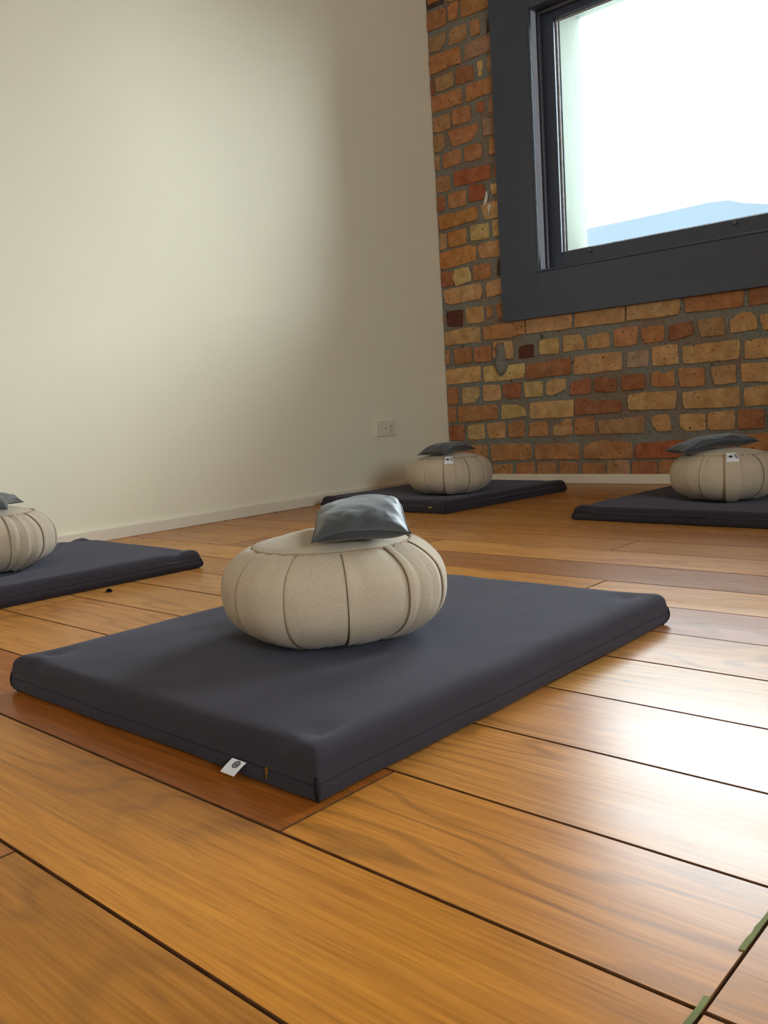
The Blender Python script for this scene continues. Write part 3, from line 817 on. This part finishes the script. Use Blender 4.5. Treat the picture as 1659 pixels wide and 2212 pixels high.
ty = -b1_ - 0.0042
rows_ = []
for t in range(5):
    q = t / 4; o_ = -0.010 * math.sin(q * 1.2) - 0.001
    rows_.append([(0.193 - 0.004 * q + 0.022 * u - 0.006 * q, ty + o_, 0.0200 - 0.0135 * q) for u in (0, .33, .66, 1)])
tg = strip('tag', rows_, 'tag', mat1); tg['label'] = 'small white folded fabric tag with round emblem'
m_ = Vector(rows_[1][1]).lerp(Vector(rows_[1][2]), 0.7)
tx = Vector(rows_[1][2]) - Vector(rows_[1][1]); tyv = Vector(rows_[0][1]) - Vector(rows_[2][1])
for rr_, ri in ((0.0047, 0.0036), (0.0028, 0.0018), (0.0010, 0.0)):
    disc('emblem', m_ + Vector((0, -0.0006, 0)), tx, tyv, rr_, 'ink', tg, 0.0003, ri)
zp = boxes('zip_pull', [(0.2440, 0.2470, ty - 0.0012, ty + 0.0008, 0.0165, 0.0225), (0.2448, 0.2462, ty - 0.0020, ty, 0.0110, 0.0170)], 'brass', mat1)
box('zip_pull', a2_ - 0.072, a2_ - 0.058, -b2_ - 0.0060, -b2_ - 0.0035, 0.0195, 0.0250, 'olive', mat2, 0.0005).rotation_euler = (0, 0, 0)

# ------------------------------------------------------------------ buckwheat cushions
RZ, HZ, NE = 0.1575, 0.154, 2.45
def prof_r(rr):                                                     # height of the upper surface at radius rr
    return HZ / 2 + HZ / 2 * max(0.0, 1 - (rr / RZ) ** NE) ** (1 / NE)
def make_cushion(label, loc, z0, seams, seed, strap=None, pleats=None):
    """seams: angles in degrees, 0 facing the viewpoint, positive towards its right"""
    phi0 = math.atan2(-loc[1], -loc[0])
    root = thing('meditation_cushion', label, 'cushion', (loc[0], loc[1], z0), 0.0, 'round cushions on the mats')
    e = 2 / NE
    r_top, r_bot = 0.71 * RZ, 0.62 * RZ
    t_top = math.acos((r_top / RZ) ** (1 / e)); t_bot = -math.acos((r_bot / RZ) ** (1 / e))
    def pos(th, v, off):
        t = t_top + (t_bot - t_top) * v
        s_ = math.sin(t)
        r = RZ * math.cos(t) ** e; z = HZ / 2 + HZ / 2 * (abs(s_) ** e) * (1 if s_ > 0 else -1)
        nr, nzv = math.cos(t) ** (2 - e), abs(s_) ** (2 - e) * (1 if s_ > 0 else -1) * RZ / (HZ / 2)
        ln = math.hypot(nr, nzv)
        sg = 0.005 * nz(math.cos(th) * 1.5 + seed, math.sin(th) * 1.5, v * 1.2) * sstep(0.0, 0.3, v)      # hand-filled unevenness
        off += sg
        r += off * nr / ln; z += off * nzv / ln
        a = phi0 + th
        return (r * math.cos(a), r * math.sin(a), max(0.0012, z))
    sea = sorted(math.radians(s) for s in seams)
    NV = 30
    for i, a in enumerate(sea):
        b_ = sea[i + 1] if i + 1 < len(sea) else sea[0] + 2 * math.pi
        cols = [0.0, 0.012, 0.03, 0.06, 0.12, 0.2, 0.3, 0.4, 0.5, 0.6, 0.7, 0.8, 0.88, 0.94, 0.975, 1.0, 1.012]
        narrow = (b_ - a) < 0.3
        V = []
        for s_ in cols:
            th = b_ - (b_ - a) * min(s_, 1.006)
            for j in range(NV):
                v = j / (NV - 1)
                off = (0.0006 if narrow else 0.0022) * math.sin(math.pi * min(1, s_)) ** 0.8
                off += 0.0022 * sstep(0.80, 0.985, s_) - 0.0014 * sstep(0.05, 0.0, s_)
                if s_ > 1.0: off -= 0.0065
                end = (1 - v) ** 3 + 0.6 * v ** 3
                off += 0.0008 * end * math.sin(s_ * 17 + seed * 5 + i * 2.1) + 0.0016 * nz(th * 9 + seed, v * 2.2, i * 1.7)
                # gathered folds where the cover is pleated
                if pleats and pleats[0] < math.degrees(th) < pleats[1]:
                    w_ = (math.degrees(th) - pleats[0]) / (pleats[1] - pleats[0])
                    off += 0.0042 * math.sin(w_ * math.pi * 5 + 1.2 * v) * math.sin(math.pi * w_) ** 0.5
                off -= 0.0022 * math.exp(-(v / 0.02) ** 2)
                V.append(pos(th, v, off))
        mesh('side_panel', V, grid_faces(len(cols), NV), 'linen', root, True)
        # welt standing along the seam
        V = []; q = 0.0011
        for j in range(NV):
            v = j / (NV - 1)
            for (dt, of) in ((-0.006, 0.0), (-0.003, 0.0016), (0.004, 0.0013), (0.006, -0.002)):
                V.append(pos(a + dt, v, of + 0.0022 * nz(a * 9 + seed, v * 2.2, i * 1.7) - 0.0006))
        F = [(4 * j + k, 4 * j + k + 1, 4 * j + 5 + k, 4 * j + 4 + k) for j in range(NV - 1) for k in range(3)]
        mesh('seam', V, F, 'linenseam', root, True)
    # top and bottom discs
    for nm, rmax, vv, zsgn in (('top_panel', r_top, 0.0, 1), ('base_panel', r_bot, 1.0, -1)):
        V, F = [], []
        NR, NA = 14, 64
        for k in range(NR + 1):
            q = k / NR
            for i in range(NA):
                th = 2 * math.pi * i / NA
                x, y, z = pos(th, vv, 0.0)
                rr_ = rmax * q
                if zsgn > 0:
                    zz = prof_r(rr_) + (z - prof_r(rmax)) * q ** 2 + 0.0025 * nz(rr_ * 16 * math.cos(th) + seed, rr_ * 16 * math.sin(th), 2) - 0.0016 * sstep(0.96, 1.0, q)
                    zz += 0.0009 * math.sin(th * 21 + seed) * q ** 6
                else: zz = 0.0012 + (z - 0.0012) * q ** 4
                V.append((x * q, y * q, zz))
        for k in range(NR):
            for i in range(NA):
                j = (i + 1) % NA; F.append((k * NA + i, k * NA + j, (k + 1) * NA + j, (k + 1) * NA + i))
        mesh(nm, V, F, 'linen', root, True)
    # stitched ring where the top panel meets the sides
    V = []; NA = 72
    for i in range(NA):
        th = 2 * math.pi * i / NA
        for (dv, of) in ((-0.006, -0.0012), (-0.003, 0.0014), (0.008, 0.0014), (0.014, -0.0014)):
            V.append(pos(th, dv, of))
    F = [(4 * i + k, 4 * i + k + 1, 4 * ((i + 1) % NA) + k + 1, 4 * ((i + 1) % NA) + k) for i in range(NA) for k in range(3)]
    mesh('top_seam', V, F, 'linentop', root, True)
    # carrying strap with a white label
    if strap is not None:
        c0, wd = math.radians(strap[0]), 0.020 / RZ
        V = []; cols = (-1.0, -0.98, -0.9, -0.3, 0.3, 0.9, 0.98, 1.0)
        for s_ in cols:
            for j in range(NV):
                v = j / (NV - 1)
                of = 0.0085 - (0.008 if abs(s_) == 1.0 else 0.0) - 0.004 * math.exp(-(v / 0.03) ** 2) - 0.004 * math.exp(-((1 - v) / 0.03) ** 2)
                V.append(pos(c0 + wd * s_, v, of))
        sp = mesh('strap', V, grid_faces(len(cols), NV), 'linen', root, True)
        lw, v0, v1, lo = 0.88 * wd, 0.015, 0.225, 0.0105
        c1 = c0 + strap[1] * wd
        V = []
        for s_ in (-1, -0.5, 0, 0.5, 1):
            for j in range(6): V.append(pos(c1 + lw * s_, v0 + (v1 - v0) * j / 5, lo))
        k = len(V)
        for s_ in (-1, -0.5, 0, 0.5, 1):
            for j in range(6): V.append(pos(c1 + lw * s_, v0 + (v1 - v0) * j / 5, lo - 0.0012))
        F = grid_faces(5, 6) + grid_faces(5, 6, k)
        per = [j for j in range(6)] + [i * 6 + 5 for i in range(1, 5)] + [24 + j for j in range(4, -1, -1)] + [i * 6 for i in range(3, 0, -1)]
        for q in range(len(per)):
            i, j = per[q], per[(q + 1) % len(per)]; F.append((i, j, k + j, k + i))
        lb = mesh('label', V, F, 'tag', root); lb['label'] = 'white woven label with dark round emblem and small print'
        def on(sx, v): return Vector(pos(c1 + lw * sx, v0 + (v1 - v0) * v, lo + 0.0004))
        ux, uy = on(0.3, 0.5) - on(-0.3, 0.5), on(0, 0.2) - on(0, 0.8)
        for rr_, ri in ((0.0056, 0.0040), (0.0034, 0.0)):
            disc('emblem', on(-0.25, 0.48), ux, uy * (1 / 1.0), rr_, 'ink', lb, 0.0003, ri)
        def bar(s0, s1, va, vb):
            nn = ux.cross(uy).normalized() * 0.0003
            P = [on(s0, va), on(s1, va), on(s1, vb), on(s0, vb)]
            mesh('print', P + [p + nn for p in P], [(0, 1, 2, 3), (7, 6, 5, 4), (0, 4, 5, 1), (1, 5, 6, 2), (2, 6, 7, 3), (3, 7, 4, 0)], 'ink', lb)
        for col, cells in ((0.42, ((.20, .30), (.33, .42), (.45, .58))), (0.60, ((.16, .27), (.30, .44), (.47, .55), (.58, .72))), (0.76, ((.28, .40), (.43, .50), (.53, .70)))):
            for va, vb in cells: bar(col, col + 0.09, va, vb)
        bar(-0.80, -0.74, .36, .60)
    return root

def around(lst, step=32.7):
    L = list(lst)
    while L[-1] + step < L[0] + 360 - 12: L.append(L[-1] + step)
    return L
z0 = [0.0435, 0.0380, 0.0360, 0.0385]
make_cushion('large cream round cushion in the middle of the foreground mat', ZAFUS[0], z0[0], around([-57.5, -24.5, 5.5, 36.5, 66.0]), 1.0, None, (38, 60))
make_cushion('cream round cushion with strap and white label in the far corner', ZAFUS[1], z0[1], around([-66, -36, -8.0, 27.0, 54.0]), 2.3, (-0.6, 0.0), (8, 26))
make_cushion('cream round cushion with white label below the window, cut by the right edge', ZAFUS[2], z0[2], around([-56, -27, -2, 39, 66]), 3.9, (6.5, 0.05), (15, 37))
make_cushion('cream round cushion cut off by the left edge beside the cream wall', ZAFUS[3], z0[3], around([-14, 18, 49, 79]), 5.2, None, (20, 45))

# ------------------------------------------------------------------ eye pillows draped over the cushions
def make_pillow(label, zi, off_r, off_v, ang, wd, ln, T, seed, tilt=0.0, lift=0.0, droop=0.35, tip=0.0, low=0.85):
    """off_r / off_v: offset from the cushion's centre, to the right of and away from the viewpoint; ang: long axis turned right of straight-away (degrees)"""
    zx, zy = ZAFUS[zi]; d = math.hypot(zx, zy)
    v = Vector((zx / d, zy / d)); r = Vector((v.y, -v.x))
    ctr = Vector((zx, zy)) + r * off_r + v * off_v
    a = math.radians(ang)
    ax_l = v * math.cos(a) + r * math.sin(a); ax_w = r * math.cos(a) - v * math.sin(a)
    base0 = z0[zi] + prof_r(ctr_r(ctr, zx, zy)) + 0.002
    def base(p):
        rr_ = math.hypot(p.x - zx, p.y - zy)
        lim = 0.115
        z = prof_r(min(rr_, lim)) - max(0, rr_ - lim) * droop
        return z0[zi] + z + 0.004
    NU, NV = 41, 57
    V, F = [], []
    for side in (1, -1):
        for i in range(NU):
            u = math.sin((-1 + 2 * i / (NU - 1)) * math.pi / 2)
            for j in range(NV):
                w_ = math.sin((-1 + 2 * j / (NV - 1)) * math.pi / 2)
                pu = u * (1 - 0.085 * (1 - w_ ** 4) * abs(u) ** 3); pw = w_ * (1 - 0.045 * (1 - u ** 4) * abs(w_) ** 3)
                p = ctr + ax_w * (pu * wd / 2) + ax_l * (pw * ln / 2)
                t = T * max(0, (1 - abs(u) ** 3.4) * (1 - abs(w_) ** 5.0)) ** 0.58
                edge = max(abs(u), abs(w_))
                wr = 0.0032 * nz(u * 2.4 + seed, w_ * 3.5, 1.0) + 0.0014 * nz(u * 6 + seed, w_ * 8, 4.0) * sstep(0.3, 0.8, edge)
                rad = 0.0012 * math.sin(9 * math.atan2(u, w_) + seed * 3 + 3 * nz(u * 2, w_ * 2, seed)) * sstep(0.45, 0.85, edge) * (1 - sstep(0.93, 1.0, edge))
                wr = (wr + rad) * min(1.0, t / (0.35 * T))
                z = base(p) + tilt * (u + 0.3) + lift + T * low
                z -= tip * math.exp(-((u + 1) ** 2 + (w_ + 1) ** 2) / 0.12)
                z += (t * 0.65 + wr) if side > 0 else -t * low
                V.append((p.x - ctr.x, p.y - ctr.y, z - base0))
    F = grid_faces(NU, NV) + [tuple(reversed(f)) for f in grid_faces(NU, NV, NU * NV)]
    root = thing('eye_pillow', label, 'eye pillow', (ctr.x, ctr.y, base0), 0.0, 'satin eye pillows on the cushions')
    mesh('satin_cover', V, F, 'satin', root, True)
    # stitched edge
    V2 = []; q = 0.0009
    per = [(i, 0) for i in range(NU)] + [(NU - 1, j) for j in range(1, NV)] + [(i, NV - 1) for i in range(NU - 2, -1, -1)] + [(0, j) for j in range(NV - 2, 0, -1)]
    for (i, j) in per:
        x, y, z = V[i * NV + j]; dd = Vector((x, y)).normalized() * 0.0014
        V2 += [(x, y, z - q), (x + dd.x, y + dd.y, z - q), (x + dd.x, y + dd.y, z + q), (x, y, z + q)]
    F2 = [(4 * k + c_, 4 * k + (c_ + 1) % 4, 4 * ((k + 1) % len(per)) + (c_ + 1) % 4, 4 * ((k + 1) % len(per)) + c_) for k in range(len(per)) for c_ in range(4)]
    mesh('edge_seam', V2, F2, 'satin', root, True)
    return root
def ctr_r(c_, zx, zy): return math.hypot(c_.x - zx, c_.y - zy)
make_pillow('grey satin eye pillow on the foreground cushion', 0, 0.041, -0.024, 2, 0.128, 0.190, 0.0205, 1.0, 0.009, 0.0, 0.45, 0.003, 1.25)
make_pillow('dark blue satin eye pillow on the far corner cushion', 1, -0.006, 0.0, 32, 0.125, 0.215, 0.024, 2.0, 0.0, 0.0, 0.5)
make_pillow('grey satin eye pillow on the cushion below the window', 2, -0.040, 0.0, 62, 0.120, 0.240, 0.025, 3.0, 0.0, 0.0, 0.15)
make_pillow('grey satin eye pillow on the cushion at the left edge', 3, 0.010, 0.0, 12, 0.125, 0.210, 0.020, 4.0)

# ------------------------------------------------------------------ small marks on the floor
def residue(pts, label):
    V = []; F = []
    n_ = len(pts)
    for (x, y) in pts: V.append((x, y, 0.0006))
    for (x, y) in pts: V.append((x, y, -0.0002))
    F = [tuple(range(n_)), tuple(range(2 * n_ - 1, n_ - 1, -1))] + [(i, (i + 1) % n_, n_ + (i + 1) % n_, n_ + i) for i in range(n_)]
    o = mesh('tape_residue', V, F, 'tape'); tag(o, label, 'tape residue', 'green tape residue on the floor'); return o
rt = random.Random(5)
def tape(y0_, y1_, wl, wr, label):
    L, R_ = [], []
    for k in range(9):
        y = y0_ + (y1_ - y0_) * k / 8
        L.append((-0.1935 - wl * rt.uniform(0.75, 1.15), y + rt.uniform(-.001, .001))); R_.append((-0.1935 + wr * rt.uniform(0.6, 1.2), y))
    return residue([(cr * x - sr * y, sr * x + cr * y) for x, y in L + R_[::-1]], label)
tape(0.400, 0.472, 0.0032, 0.0010, 'green tape residue along the board joint at the bottom edge of the picture')
tape(0.528, 0.585, 0.0028, 0.0008, 'green tape residue along the board joint at the right edge of the picture')
k = 9; V = []
for lay, (zz, sc_) in enumerate(((0.0003, 1.0), (0.004, 0.9), (0.007, 0.35))):
    for i in range(k):
        an = 2 * math.pi * i / k; rr_ = sc_ * (1 + 0.35 * nz(i * 1.7, lay, 2))
        V.append((0.0095 * rr_ * math.cos(an), 0.006 * rr_ * math.sin(an), zz))
F = [(l_ * k + i, l_ * k + (i + 1) % k, (l_ + 1) * k + (i + 1) % k, (l_ + 1) * k + i) for l_ in range(2) for i in range(k)] + [tuple(range(2 * k, 3 * k)), tuple(range(k - 1, -1, -1))]
lint = mesh('lint_scrap', V, F, 'lint'); lint.location = (-1.735, 0.997, 0)
tag(lint, 'tiny black scrap of lint on the floor beside the left mat', 'lint')
